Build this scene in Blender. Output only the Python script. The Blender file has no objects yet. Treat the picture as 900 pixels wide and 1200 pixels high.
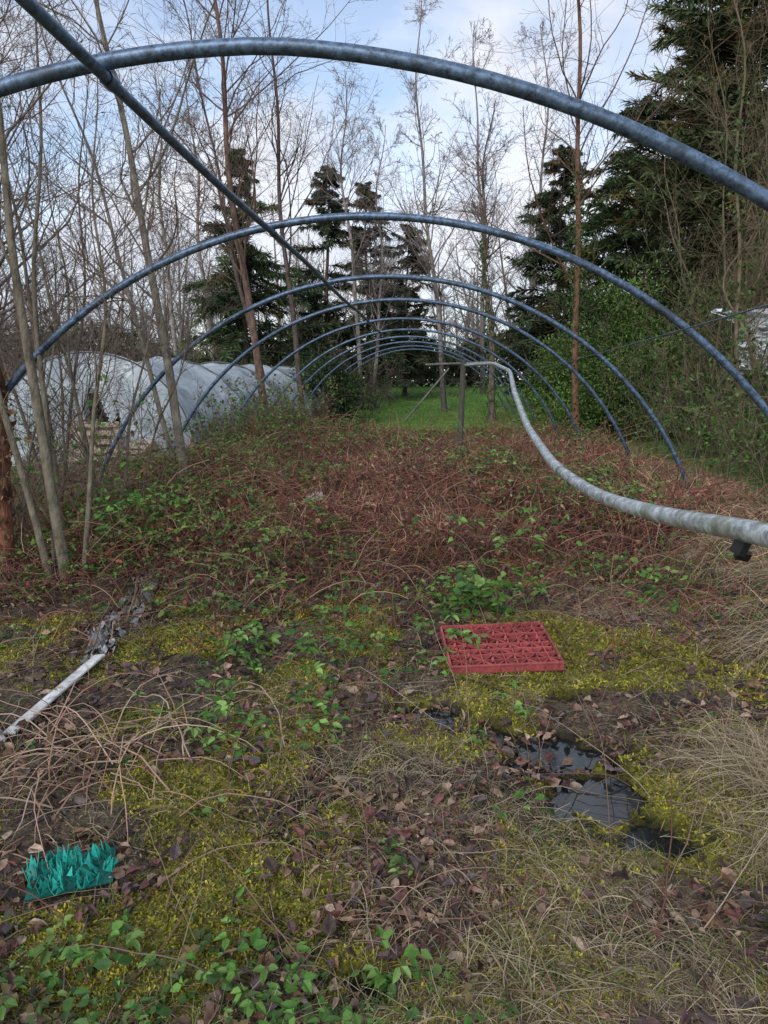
import bpy, math, numpy as np
rng=np.random.default_rng(11)
scene=bpy.context.scene
# ------------------------------------------------------------------ helpers
def nrm(v): return v/np.maximum(np.linalg.norm(v,axis=-1,keepdims=True),1e-9)
def sstep(a,b,x):
    t=np.clip((x-a)/(b-a),0,1); return t*t*(3-2*t)
def vnoise(x,y,seed=0):
    x=np.asarray(x,float); y=np.asarray(y,float)
    xi=np.floor(x).astype(np.int64); yi=np.floor(y).astype(np.int64)
    xf=x-xi; yf=y-yi; u=xf*xf*(3-2*xf); v=yf*yf*(3-2*yf)
    def h(a,b):
        n=(a*374761393+b*668265263+seed*144665)&0xffffffff
        n=((n^(n>>13))*1274126177)&0xffffffff
        return ((n^(n>>16))&0xffff)/65535.
    return (h(xi,yi)*(1-u)+h(xi+1,yi)*u)*(1-v)+(h(xi,yi+1)*(1-u)+h(xi+1,yi+1)*u)*v
def fbm(x,y,o=4,seed=0):
    s=0;a=.5;t=0
    for k in range(o):
        s=s+a*vnoise(x*2**k+17.3*k,y*2**k-9.1*k,seed+k); t+=a; a*=.5
    return s/t
class MB:
    def __init__(s): s.v=[];s.q=[];s.m=[];s.c=[];s.sm=[];s.n=0
    def add(s,V,Q,col,mat=0,smooth=False):
        V=np.asarray(V,float).reshape(-1,3); Q=np.asarray(Q,np.int64).reshape(-1,4)
        col=np.asarray(col,float)
        if col.ndim==1: col=np.tile(col[:3],(len(V),1))
        s.v.append(V); s.q.append(Q+s.n); s.c.append(col[:, :3]); s.n+=len(V)
        s.m.append(np.full(len(Q),mat)); s.sm.append(np.full(len(Q),smooth))
    def tubes(s,P,R,sides=5,col=(.2,.2,.2),mat=0):
        N,S,_=P.shape
        T=nrm(np.gradient(P,axis=1))
        ref=np.array([.31,.83,.12]); ref=ref/np.linalg.norm(ref)
        U=nrm(np.cross(T,np.broadcast_to(ref,T.shape))); W=np.cross(T,U)
        a=np.arange(sides)/sides*2*math.pi
        V=P[:,:,None,:]+R[:,:,None,None]*(np.cos(a)[None,None,:,None]*U[:,:,None,:]+np.sin(a)[None,None,:,None]*W[:,:,None,:])
        base=np.arange(N)[:,None,None]*S*sides+np.arange(S-1)[None,:,None]*sides
        k=np.arange(sides)[None,None,:]; k2=(k+1)%sides
        Q=np.stack([base+k,base+k2,base+sides+k2,base+sides+k],-1)
        col=np.asarray(col,float)
        if col.ndim==2: col=np.repeat(col,S*sides,axis=0)
        elif col.ndim==3: col=np.repeat(col.reshape(-1,3),sides,axis=0)
        s.add(V,Q,col,mat,True)
    def ribbons(s,P,Wd,col,mat=0,side=None):
        N,S,_=P.shape
        T=nrm(np.gradient(P,axis=1))
        if side is None: side=rng.normal(size=(N,1,3))
        U=nrm(np.cross(T,np.broadcast_to(side,T.shape)))
        V=np.stack([P-U*Wd[:,:,None]*.5,P+U*Wd[:,:,None]*.5],2)
        b=np.arange(N)[:,None]*S*2+np.arange(S-1)[None,:]*2
        Q=np.stack([b,b+1,b+3,b+2],-1)
        col=np.asarray(col,float)
        if col.ndim==2: col=np.repeat(col,S*2,axis=0)
        elif col.ndim==3: col=np.repeat(col.reshape(-1,3),2,axis=0)
        s.add(V,Q,col,mat,False)
    def leaves(s,p,d,up,L,W,col,mat=0,fold=.25,curl=0.0):
        N=len(p); d=nrm(d); sd=nrm(np.cross(d,up)); n=nrm(np.cross(sd,d))
        L=np.broadcast_to(L,(N,))[:,None]; W=np.broadcast_to(W,(N,))[:,None]
        fo=(np.broadcast_to(fold,(N,))[:,None])*W; curl=np.broadcast_to(curl,(N,))[:,None]
        pts=[p, p+d*L*.3+sd*W*.5+n*fo, p+d*L*.7+sd*W*.38+n*(fo*.8-curl*L*.5), p+d*L-n*curl*L,
             p+d*L*.7-sd*W*.38+n*(fo*.8-curl*L*.5), p+d*L*.3-sd*W*.5+n*fo]
        V=np.stack(pts,1); b=np.arange(N)[:,None]*6
        Q=np.concatenate([b+np.array([[0,1,2,3]]),b+np.array([[0,3,4,5]])],0)
        col=np.asarray(col,float)
        if col.ndim==2: col=np.repeat(col,6,axis=0)
        s.add(V,Q,col,mat,False)
    def box(s,c,size,rot=None,col=(.5,.5,.5),mat=0):
        x,y,z=[k*.5 for k in size]
        V=np.array([[-x,-y,-z],[x,-y,-z],[x,y,-z],[-x,y,-z],[-x,-y,z],[x,-y,z],[x,y,z],[-x,y,z]])
        if rot is not None: V=V@rot.T
        V=V+np.array(c)
        s.add(V,[[0,3,2,1],[4,5,6,7],[0,1,5,4],[1,2,6,5],[2,3,7,6],[3,0,4,7]],col,mat)
    def obj(s,name,mats,parent=None):
        V=np.concatenate(s.v);Q=np.concatenate(s.q);M=np.concatenate(s.m);C=np.concatenate(s.c);SM=np.concatenate(s.sm)
        me=bpy.data.meshes.new(name)
        me.vertices.add(len(V)); me.vertices.foreach_set('co',V.astype(np.float32).ravel())
        me.loops.add(Q.size); me.loops.foreach_set('vertex_index',Q.astype(np.int32).ravel())
        me.polygons.add(len(Q)); me.polygons.foreach_set('loop_start',np.arange(0,Q.size,4,dtype=np.int32))
        for m in mats: me.materials.append(m)
        me.polygons.foreach_set('material_index',M.astype(np.int32))
        me.polygons.foreach_set('use_smooth',SM.astype(bool))
        me.update(calc_edges=True)
        a=me.color_attributes.new('Col','FLOAT_COLOR','POINT')
        a.data.foreach_set('color',np.concatenate([C,np.ones((len(C),1))],1).astype(np.float32).ravel())
        ob=bpy.data.objects.new(name,me); scene.collection.objects.link(ob)
        if parent: ob.parent=parent
        return ob
def empty(name):
    e=bpy.data.objects.new(name,None); scene.collection.objects.link(e); e.empty_display_size=.2; return e
def rotm(x,y,z):
    cx,sx,cy,sy,cz,sz=math.cos(x),math.sin(x),math.cos(y),math.sin(y),math.cos(z),math.sin(z)
    return np.array([[cz,-sz,0],[sz,cz,0],[0,0,1]])@np.array([[cy,0,sy],[0,1,0],[-sy,0,cy]])@np.array([[1,0,0],[0,cx,-sx],[0,sx,cx]])
def pal(cols,n,var=.25):
    cols=np.array(cols,float); i=rng.integers(0,len(cols),n)
    return cols[i]*rng.uniform(1-var,1+var,(n,1))
# ------------------------------------------------------------------ materials
def newmat(name):
    m=bpy.data.materials.new(name); m.use_nodes=True; nt=m.node_tree
    b=nt.nodes['Principled BSDF']; return m,nt,b,nt.nodes['Material Output']
def vcol_mat(name,rough=.7,trans=0.,nscale=30,var=.35,bump=0.,bscale=80,zs=1.0,spec=.3,metal=0.,bd=.02):
    m,nt,b,out=newmat(name); N=nt.nodes;L=nt.links
    at=N.new('ShaderNodeAttribute'); at.attribute_name='Col'
    tc=N.new('ShaderNodeTexCoord'); mp=N.new('ShaderNodeMapping'); mp.inputs['Scale'].default_value=(1,1,zs)
    L.new(tc.outputs['Object'],mp.inputs[0])
    no=N.new('ShaderNodeTexNoise'); no.inputs['Scale'].default_value=nscale; no.inputs['Detail'].default_value=3; no.inputs['Roughness'].default_value=.65
    L.new(mp.outputs[0],no.inputs[0])
    mr=N.new('ShaderNodeMapRange'); mr.inputs[1].default_value=.3; mr.inputs[2].default_value=.7; mr.inputs[3].default_value=1-var; mr.inputs[4].default_value=1+var
    L.new(no.outputs[0],mr.inputs[0])
    mx=N.new('ShaderNodeVectorMath'); mx.operation='SCALE'
    L.new(at.outputs['Color'],mx.inputs[0]); L.new(mr.outputs[0],mx.inputs['Scale'])
    L.new(mx.outputs[0],b.inputs['Base Color']); b.inputs['Roughness'].default_value=rough
    b.inputs['Specular IOR Level'].default_value=spec; b.inputs['Metallic'].default_value=metal
    if bump>0:
        n2=N.new('ShaderNodeTexNoise'); n2.inputs['Scale'].default_value=bscale; n2.inputs['Detail'].default_value=6
        L.new(mp.outputs[0],n2.inputs[0])
        bp=N.new('ShaderNodeBump'); bp.inputs['Strength'].default_value=bump; bp.inputs['Distance'].default_value=bd
        L.new(n2.outputs[0],bp.inputs['Height']); L.new(bp.outputs[0],b.inputs['Normal'])
    if trans>0:
        tr=N.new('ShaderNodeBsdfTranslucent'); L.new(mx.outputs[0],tr.inputs[0])
        ms=N.new('ShaderNodeMixShader'); ms.inputs[0].default_value=trans
        L.new(b.outputs[0],ms.inputs[1]); L.new(tr.outputs[0],ms.inputs[2]); L.new(ms.outputs[0],out.inputs[0])
    return m
def simple_mat(name,rough,spec):
    m,nt,b,out=newmat(name); at=nt.nodes.new('ShaderNodeAttribute'); at.attribute_name='Col'
    nt.links.new(at.outputs['Color'],b.inputs['Base Color']); b.inputs['Roughness'].default_value=rough; b.inputs['Specular IOR Level'].default_value=spec; return m
M_leaf=vcol_mat('leaf',.5,.2,25,.3,spec=.35)
M_dead=vcol_mat('dead_leaf',.5,.0,60,.45,spec=.35)
M_grass=simple_mat('grass_blade',.65,.25)
M_moss=simple_mat('moss',.9,.1)
M_twig=simple_mat('twig',.75,.2)
M_bark=vcol_mat('bark',.85,0,14,.5,.8,45,.45,spec=.15)
M_needle=simple_mat('needle',.75,.15)
M_ground=vcol_mat('ground',.8,0,30,.75,1.0,70,spec=.3,bd=.03)
M_plastic=vcol_mat('crate_plastic',.5,0,14,.25,.2,60,spec=.4)
M_wood=vcol_mat('old_wood',.85,0,12,.35,.4,40,.3)
M_litter=vcol_mat('weathered_white_plastic',.5,0,10,.45,.3,30)

def galv(name,base,rust,rough,metal):
    m,nt,b,out=newmat(name);N=nt.nodes;L=nt.links
    tc=N.new('ShaderNodeTexCoord')
    n1=N.new('ShaderNodeTexNoise'); n1.inputs['Scale'].default_value=26; n1.inputs['Detail'].default_value=10;n1.inputs['Roughness'].default_value=.78
    n2=N.new('ShaderNodeTexNoise'); n2.inputs['Scale'].default_value=6; n2.inputs['Detail'].default_value=8; n2.inputs['Roughness'].default_value=.7
    L.new(tc.outputs['Object'],n1.inputs[0]);L.new(tc.outputs['Object'],n2.inputs[0])
    r1=N.new('ShaderNodeValToRGB'); r1.color_ramp.elements[0].position=.38; r1.color_ramp.elements[1].position=.64
    r1.color_ramp.elements[0].color=(*[c*.32 for c in base],1); r1.color_ramp.elements[1].color=(*[min(1,c*1.7) for c in base],1)
    L.new(n1.outputs[0],r1.inputs[0])
    r2=N.new('ShaderNodeValToRGB'); r2.color_ramp.elements[0].position=.50; r2.color_ramp.elements[1].position=.62
    r2.color_ramp.elements[0].color=(0,0,0,1); r2.color_ramp.elements[1].color=(.85,.85,.85,1)
    L.new(n2.outputs[0],r2.inputs[0])
    mx=N.new('ShaderNodeMix'); mx.data_type='RGBA'; mx.inputs['B'].default_value=(*rust,1)
    L.new(r2.outputs[0],mx.inputs['Factor']); L.new(r1.outputs[0],mx.inputs['A']); L.new(mx.outputs['Result'],b.inputs['Base Color'])
    b.inputs['Metallic'].default_value=metal
    mr=N.new('ShaderNodeMapRange'); mr.inputs[3].default_value=rough-.12; mr.inputs[4].default_value=rough+.25
    L.new(n1.outputs[0],mr.inputs[0]); L.new(mr.outputs[0],b.inputs['Roughness'])
    bp=N.new('ShaderNodeBump'); bp.inputs['Strength'].default_value=.35; bp.inputs['Distance'].default_value=.004
    L.new(n1.outputs[0],bp.inputs['Height']); L.new(bp.outputs[0],b.inputs['Normal'])
    return m
M_galv=galv('galvanised_steel',(.10,.155,.24),(.05,.065,.085),.36,.5)
M_galv2=galv('galvanised_steel_pale',(.50,.54,.55),(.26,.29,.2),.33,.4)

def mat_sheet():
    m,nt,b,out=newmat('polythene_sheet');N=nt.nodes;L=nt.links
    tc=N.new('ShaderNodeTexCoord')
    n=N.new('ShaderNodeTexNoise'); n.inputs['Scale'].default_value=1.1;n.inputs['Detail'].default_value=5;n.inputs['Roughness'].default_value=.55
    n2=N.new('ShaderNodeTexNoise'); n2.inputs['Scale'].default_value=1.8;n2.inputs['Detail'].default_value=3; n2.inputs['Distortion'].default_value=1.2
    L.new(tc.outputs['Object'],n.inputs[0]);L.new(tc.outputs['Object'],n2.inputs[0])
    r=N.new('ShaderNodeValToRGB'); r.color_ramp.elements[0].position=.3;r.color_ramp.elements[0].color=(.36,.43,.47,1)
    r.color_ramp.elements[1].position=.62;r.color_ramp.elements[1].color=(.74,.82,.90,1)
    L.new(n.outputs[0],r.inputs[0]);L.new(r.outputs[0],b.inputs['Base Color']); b.inputs['Roughness'].default_value=.24
    bp=N.new('ShaderNodeBump');bp.inputs['Strength'].default_value=.8;bp.inputs['Distance'].default_value=.12
    L.new(n2.outputs[0],bp.inputs['Height']);L.new(bp.outputs[0],b.inputs['Normal'])
    tr=N.new('ShaderNodeBsdfTranslucent');L.new(r.outputs[0],tr.inputs[0])
    tp=N.new('ShaderNodeBsdfTransparent')
    ms=N.new('ShaderNodeMixShader');ms.inputs[0].default_value=.3
    L.new(b.outputs[0],ms.inputs[1]);L.new(tr.outputs[0],ms.inputs[2])
    m2=N.new('ShaderNodeMixShader');m2.inputs[0].default_value=.12
    L.new(ms.outputs[0],m2.inputs[1]);L.new(tp.outputs[0],m2.inputs[2]);L.new(m2.outputs[0],out.inputs[0])
    return m
M_sheet=mat_sheet()
def mat_water():
    m,nt,b,out=newmat('puddle_water');N=nt.nodes;L=nt.links
    b.inputs['Base Color'].default_value=(.012,.014,.014,1);b.inputs['Roughness'].default_value=.07;b.inputs['Specular IOR Level'].default_value=.8
    n=N.new('ShaderNodeTexNoise');n.inputs['Scale'].default_value=14
    tc=N.new('ShaderNodeTexCoord');L.new(tc.outputs['Object'],n.inputs[0])
    bp=N.new('ShaderNodeBump');bp.inputs['Strength'].default_value=.1;bp.inputs['Distance'].default_value=.01
    L.new(n.outputs[0],bp.inputs['Height']);L.new(bp.outputs[0],b.inputs['Normal'])
    return m
M_water=mat_water()

# ------------------------------------------------------------------ terrain
PUD=[(.58,3.10,.17,.20),(.66,2.76,.15,.20),(.84,2.47,.11,.10),(-.04,3.42,.16,.10),(.30,3.26,.11,.09),(-.2,2.36,.06,.05),(.98,3.32,.08,.06),(-.15,1.75,.09,.04),(.80,3.62,.09,.05),(.38,2.95,.07,.05)]
def puddle(X,Y):
    f=np.zeros_like(X)
    for (a,b,c,d) in PUD: f=np.maximum(f,np.exp(-((X-a)/c)**2*.8-((Y-b)/d)**2*.8))
    return f+ (fbm(X*10,Y*10,3,5)-.52)*1.2*(f>.02)
def bank(X,Y):
    e=1.75+.12*(Y-4)+.25*(fbm(X*0+3,Y*1.1,2,9)-.5)
    return sstep(0,.5,X-e)*sstep(2.2,4,Y)*(1-sstep(12,16,Y))
def H(X,Y):
    X=np.asarray(X,float);Y=np.asarray(Y,float)
    r=np.hypot(X,Y)
    wet=np.exp(-((X-.4)/.8)**2-((Y-3.0)/.7)**2)
    z=.09*fbm(X*.8,Y*.8,3,1)*np.clip(r/5,.5,1.5)*(1-.6*wet)+.07*fbm(X*5,Y*5,3,2)*(1-.35*wet)-.060+.014*wet
    z=z+.022*fbm(X*28,Y*28,2,3)
    z=z+.2*bank(X,Y)
    z=z+.6*sstep(9,30,np.abs(X))*fbm(X*.15,Y*.15,2,4)+1.15*sstep(22,46,Y)
    p=puddle(X,Y); q=sstep(.15,.55,p)
    return z*(1-q)+(-.060)*q
def moss(X,Y):
    m=fbm(X*2.9+5,Y*2.9,5,21)
    m=m+.16*np.exp(-((X-1.0)/1.0)**2-((Y-3.6)/.85)**2)+.06*np.exp(-((X+.9)/.8)**2-((Y-1.75)/.4)**2)+.2*np.exp(-((X-.0)/.2)**2-((Y-1.62)/.18)**2)
    m=m+.12*np.exp(-((X-.85)/.3)**2-((Y-1.7)/.3)**2)+.05*np.exp(-((X+.5)/.9)**2-((Y-2.9)/.6)**2)+.05*np.exp(-((X-.6)/.6)**2-((Y-2.4)/.4)**2)
    m=m-.13*sstep(4.4,5.6,Y)-.05*sstep(-1.0,-2.2,X)
    return m
def thick(X,Y):
    h=.56*sstep(4.0,8.0,Y)*(1-sstep(19,23.,Y))*(.25+1.3*fbm(X*1.3,Y*1.3,3,31)**1.3)
    h=h*(1-.45*sstep(12,17,Y)*np.exp(-((X-.4)/2.2)**2))
    h=h*(1-.75*bank(X,Y))
    h=h*(1-.65*sstep(-3.4,-4.4,X)*(1-sstep(13,14.5,Y)))
    h=h+.55*sstep(-2.2,-3.4,X)*sstep(12.5,15,Y)*(1-sstep(25,27,Y))*fbm(X*.8,Y*.8,2,33)
    h=h*(1-.6*np.exp(-((X-.6)/.9)**2-((Y-5.2)/.9)**2))
    return h
n=620
uu=np.linspace(-1,1,n); xs=np.sinh(uu*5.6)/np.sinh(5.6)*160
ys=np.unique(np.concatenate([np.linspace(-8,1.1,30),np.linspace(1.1,5.5,300),5.5+ (np.exp(np.linspace(0,1,330)*6.2)-1)/(math.exp(6.2)-1)*320]))
X,Y=np.meshgrid(xs,ys); Z=H(X,Y)
soil=np.array([.034,.028,.021]);lit=np.array([.11,.078,.056]);msc=np.array([.23,.22,.032]);straw=np.array([.31,.25,.16]);lawn=np.array([.13,.27,.04]);red=np.array([.12,.058,.043])
f=fbm(X*9,Y*9,4,41)[...,None]; C=soil*(1-sstep(.38,.58,f))+lit*sstep(.38,.58,f)
g=sstep(.46,.6,fbm(X*4,Y*4,4,43))[...,None]*.6; C=C*(1-g)+straw*.55*g
t=(sstep(4.2,7,Y)*.75)[...,None]; C=C*(1-t)+red*.7*t
mm=sstep(.50,.59,moss(X,Y))[...,None]; dark=(.25+1.3*fbm(X*14,Y*14,3,44))[...,None]; C=C*(1-mm)+msc*dark*mm
bk=bank(X,Y)[...,None]*.8; C=C*(1-bk)+straw*.7*bk
lw=np.maximum(np.maximum(sstep(20,22.5,Y),sstep(3.6,4.6,X+.5*(fbm(X,Y,2,8)-.5))*sstep(3,5,Y)*.8),.75*sstep(-4.,-4.8,X)*sstep(7,9,Y))*(1-sstep(75,90,Y))
lw=(lw*(.7+.3*sstep(.3,.6,fbm(X*.4,Y*.4,3,45))))[...,None]; C=C*(1-lw)+lawn*lw*(.7+.6*fbm(X*3,Y*3,3,47))[...,None]
pw=sstep(.1,.45,puddle(X,Y))[...,None]; C=C*(1-pw*.85)
C=C*(1-.55*(sstep(75,90,Y)))[...,None]
mb=MB(); r_,c_=X.shape
V=np.stack([X,Y,Z],-1).reshape(-1,3); i=(np.arange(r_-1)[:,None]*c_+np.arange(c_-1)[None,:]).ravel()
mb.add(V,np.stack([i,i+1,i+c_+1,i+c_],-1),C.reshape(-1,3),0,True); mb.obj('ground',[M_ground])
mb=MB(); gx,gy=np.meshgrid(np.linspace(-.75,1.3,12),np.linspace(1.5,4.0,12)); V=np.stack([gx,gy,gx*0-.043],-1).reshape(-1,3)
i=(np.arange(11)[:,None]*12+np.arange(11)[None,:]).ravel(); mb.add(V,np.stack([i,i+1,i+13,i+12],-1),(.1,.1,.1),0,True); mb.obj('puddle',[M_water])

TR=(-1.15,2.10)
def notray(X,Y,r=.18): return np.hypot(X-TR[0],(Y-TR[1]))>r
def notcrate(X,Y): return ~((np.abs(X-.41)<.33)&(np.abs(Y-4.15)<.30))
def samp(n,y0,y1,k=.62,c=.9,xo=0.):
    Y=y0*(y1/y0)**rng.random(n); X=(rng.random(n)*2-1)*(k*Y+c)-.06*Y+xo
    return X,Y
def onground(X,Y,dz=0.): return np.stack([X,Y,H(X,Y)+dz],-1)
# ------------------------------------------------------------------ moss
X,Y=samp(110000,1.25,6.5); m=moss(X,Y); k=(m>.505+rng.normal(size=len(X))*.03)&(puddle(X,Y)<.30); X,Y=X[k],Y[k]
nb=4; X2=np.repeat(X,nb)+rng.normal(size=len(X)*nb)*.008; Y2=np.repeat(Y,nb)+rng.normal(size=len(X)*nb)*.008
p=onground(X2,Y2,-.003); d=nrm(rng.normal(size=p.shape)*[1,1,.3]+[0,0,.7]); L=rng.uniform(.005,.014,len(p))*(1+.22*Y2)
P=np.stack([p,p+d*L[:,None]],1); W=np.stack([L*.55,L*.2],1)
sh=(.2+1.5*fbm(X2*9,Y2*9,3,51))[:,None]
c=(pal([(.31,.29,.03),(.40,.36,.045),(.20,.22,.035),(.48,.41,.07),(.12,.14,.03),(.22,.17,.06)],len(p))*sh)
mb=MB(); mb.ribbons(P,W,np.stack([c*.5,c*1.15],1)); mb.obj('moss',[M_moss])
# ------------------------------------------------------------------ dead leaves
X,Y=samp(52000,1.25,9); dn=fbm(X*2.4,Y*2.4,4,61)-.55*(moss(X,Y)-.5)+.03; k=(dn>.42+rng.random(len(X))*.27)&(puddle(X,Y)<.5+.5*rng.random(len(X)))&notray(X,Y,.13)&(notcrate(X,Y)|(rng.random(len(X))<.08)); X,Y=X[k],Y[k]
p=onground(X,Y); p[:,2]=np.maximum(p[:,2],-.044)+rng.uniform(.001,.03,len(p)); p[:,2]=np.where(notcrate(X,Y),p[:,2],.12)
d=rng.normal(size=p.shape)*[1,1,.25]; up=nrm(rng.normal(size=p.shape)*.5+[0,0,1]); sz=rng.uniform(.25,1,len(p))**1.7
c=pal([(.14,.07,.055),(.10,.055,.055),(.19,.11,.065),(.06,.04,.035),(.25,.16,.11),(.16,.065,.06),(.33,.24,.17),(.12,.09,.09)],len(p),.4)
mb=MB(); mb.leaves(p,d,up,.060*sz*(1+.04*Y),.042*sz*rng.uniform(.35,1.05,len(p))*(1+.04*Y),c,0,rng.uniform(-.1,.6,len(p)),rng.uniform(-.2,.5,len(p))); mb.obj('fallen_leaves',[M_dead])
# ------------------------------------------------------------------ straw / grass blades
def blades(mb,X,Y,L,w,lay,cols,S=6,var=.25,az=None,dz=0.,bend=.5,floor=True):
    N=len(X); p=onground(X,Y,dz); a=rng.uniform(0,2*math.pi,N) if az is None else az
    d=nrm(np.stack([np.cos(a),np.sin(a),lay],-1)); h=np.stack([np.cos(a),np.sin(a),0*a],-1)
    P=[p]; st=(L/(S-1))[:,None]
    for k in range(S-1):
        d=nrm(d+h*.12*bend+np.array([0,0,-.30*bend])+rng.normal(size=d.shape)*.12); q=P[-1]+d*st
        if floor: q[:,2]=np.maximum(q[:,2],H(q[:,0],q[:,1])+.004)
        P.append(q)
    P=np.stack(P,1); W=w[:,None]*np.linspace(1,.25,S)[None,:]
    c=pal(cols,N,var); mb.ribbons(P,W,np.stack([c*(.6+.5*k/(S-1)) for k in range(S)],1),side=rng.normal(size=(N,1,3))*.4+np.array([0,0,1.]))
STR=[(.48,.38,.23),(.38,.29,.17),(.56,.46,.30),(.26,.19,.11),(.44,.35,.24)]
GRN=[(.10,.17,.03),(.14,.21,.04),(.20,.24,.06),(.07,.11,.03)]
mb=MB()
X,Y=samp(70000,1.25,8); dn=fbm(X*1.6+9,Y*1.6,3,71)+.15*np.exp(-((X-.4)/.5)**2-((Y-1.9)/.5)**2)+.05*np.exp(-((Y-2.3)/.6)**2); k=(dn>.42+rng.random(len(X))*.2)&(puddle(X,Y)<.3)&notray(X,Y)&notcrate(X,Y); X,Y=X[k],Y[k]
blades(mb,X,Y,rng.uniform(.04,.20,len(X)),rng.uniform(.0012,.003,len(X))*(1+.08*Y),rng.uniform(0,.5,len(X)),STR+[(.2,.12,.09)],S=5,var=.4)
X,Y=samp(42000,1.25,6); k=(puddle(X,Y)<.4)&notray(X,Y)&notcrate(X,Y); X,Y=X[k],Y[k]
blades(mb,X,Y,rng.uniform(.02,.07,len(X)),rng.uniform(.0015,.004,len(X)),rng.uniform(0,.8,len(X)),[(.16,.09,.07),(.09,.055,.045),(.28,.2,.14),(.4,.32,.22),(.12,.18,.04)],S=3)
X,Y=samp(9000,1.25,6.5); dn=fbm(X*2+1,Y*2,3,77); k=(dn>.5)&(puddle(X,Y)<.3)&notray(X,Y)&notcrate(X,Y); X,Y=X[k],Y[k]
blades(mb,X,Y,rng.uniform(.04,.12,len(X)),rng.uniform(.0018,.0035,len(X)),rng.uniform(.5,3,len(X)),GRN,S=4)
def tuft(cx,cy,r,n,L,cols,lay=(1.,3.),w=.003,az=None):
    X=cx+rng.normal(size=n)*r;Y=cy+rng.normal(size=n)*r
    a=None if az is None else az+rng.normal(size=n)*.9
    blades(mb,X,Y,rng.uniform(.5,1.,n)*L,rng.uniform(.6,1.3,n)*w,rng.uniform(*lay,n),cols,S=9,az=a,bend=.8)
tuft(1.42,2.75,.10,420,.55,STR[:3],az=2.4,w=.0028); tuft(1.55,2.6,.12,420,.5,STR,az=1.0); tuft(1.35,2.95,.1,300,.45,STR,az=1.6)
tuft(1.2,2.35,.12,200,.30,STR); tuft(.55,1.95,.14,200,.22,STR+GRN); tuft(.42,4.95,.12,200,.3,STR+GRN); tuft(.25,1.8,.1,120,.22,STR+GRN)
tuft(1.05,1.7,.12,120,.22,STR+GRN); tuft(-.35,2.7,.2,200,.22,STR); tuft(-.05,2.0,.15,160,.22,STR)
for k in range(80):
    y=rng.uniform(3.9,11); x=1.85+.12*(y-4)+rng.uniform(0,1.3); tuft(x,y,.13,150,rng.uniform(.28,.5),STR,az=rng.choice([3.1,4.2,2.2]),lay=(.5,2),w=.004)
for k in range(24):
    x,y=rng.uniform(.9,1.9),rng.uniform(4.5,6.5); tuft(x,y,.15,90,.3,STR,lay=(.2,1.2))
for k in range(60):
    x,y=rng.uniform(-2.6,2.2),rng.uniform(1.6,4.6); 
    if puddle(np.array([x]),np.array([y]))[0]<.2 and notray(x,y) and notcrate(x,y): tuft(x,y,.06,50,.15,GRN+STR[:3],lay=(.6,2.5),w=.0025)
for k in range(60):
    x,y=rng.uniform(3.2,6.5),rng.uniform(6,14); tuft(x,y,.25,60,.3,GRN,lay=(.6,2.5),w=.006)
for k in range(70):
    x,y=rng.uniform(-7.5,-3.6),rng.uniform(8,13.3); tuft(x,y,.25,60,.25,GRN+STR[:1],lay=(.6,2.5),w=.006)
mb.obj('dry_grass',[M_grass])
mb=MB(); X=rng.uniform(-7,10,14000);Y=rng.uniform(21.,44,14000); blades(mb,X,Y,rng.uniform(.05,.16,14000),rng.uniform(.015,.03,14000),rng.uniform(1,3,14000),[(.16,.31,.04),(.19,.36,.05),(.11,.22,.03)],S=3,floor=False); mb.obj('lawn',[M_grass])
# ------------------------------------------------------------------ bramble leaves near ground
def leafclus(mb,p,L,cols,n=3,mat=0,var=.3,shade=None):
    N=len(p); a0=rng.uniform(0,6.28,N); tilt=rng.normal(size=(N,3))*.4+[0,-.1,1]
    c=pal(cols,N,var)
    if shade is not None: c=c*shade[:,None]
    for k in range(n):
        a=a0+(k-1)*1.25+rng.normal(size=N)*.25
        d=np.stack([np.cos(a),np.sin(a),rng.normal(size=N)*.3-.1],-1)
        mb.leaves(p+nrm(d)*L[:,None]*.12,d,nrm(tilt),L*rng.uniform(.7,1.2,N),L*rng.uniform(.4,.75,N),c*rng.uniform(.8,1.2,(N,1)),mat,rng.uniform(.05,.35,N),rng.uniform(0,.3,N))
GL=[(.08,.20,.03),(.13,.27,.05),(.06,.14,.03),(.19,.31,.08),(.08,.12,.035),(.16,.12,.05)]
mb=MB()
X,Y=samp(8000,1.3,9); dn=fbm(X*1.9+3,Y*1.9+8,4,81)+.12*np.exp(-((X+.5)/.9)**2-((Y-3.9)/1.1)**2)-.10*(X>.5)*(Y<4)-.07*(Y<2.8); k=(dn>.50+rng.random(len(X))*.18)&(puddle(X,Y)<.2)&notray(X,Y)&notcrate(X,Y); X,Y=X[k],Y[k]
p=onground(X,Y); p[:,2]+=rng.uniform(.01,.08,len(p))+thick(X,Y)*rng.random(len(p))*.9
leafclus(mb,p,rng.uniform(.012,.046,len(p)),GL)
for (cx,cy,r,nn,Ls) in [(.30,4.85,.14,90,.07),(.18,4.2,.06,9,.06),(-1.05,4.0,.1,30,.06),(-2.6,6.3,.3,160,.08),(-.55,3.9,.2,60,.05),(-.9,2.9,.12,26,.045),(-.1,1.72,.05,12,.04),(-.9,1.7,.06,10,.035),(.6,5.6,.3,60,.06),(1.5,5.0,.15,30,.05),(-.45,3.0,.12,26,.045),(.02,3.75,.15,24,.04)]:
    X=cx+rng.normal(size=nn)*r;Y=cy+rng.normal(size=nn)*r; p=onground(X,Y); p[:,2]+=rng.uniform(.03,r*1.8+.05,nn); p[:,2]=np.where(notcrate(X,Y),p[:,2],np.maximum(p[:,2],.13)); leafclus(mb,p,rng.uniform(.7,1.2,nn)*Ls,GL[:4])
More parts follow.
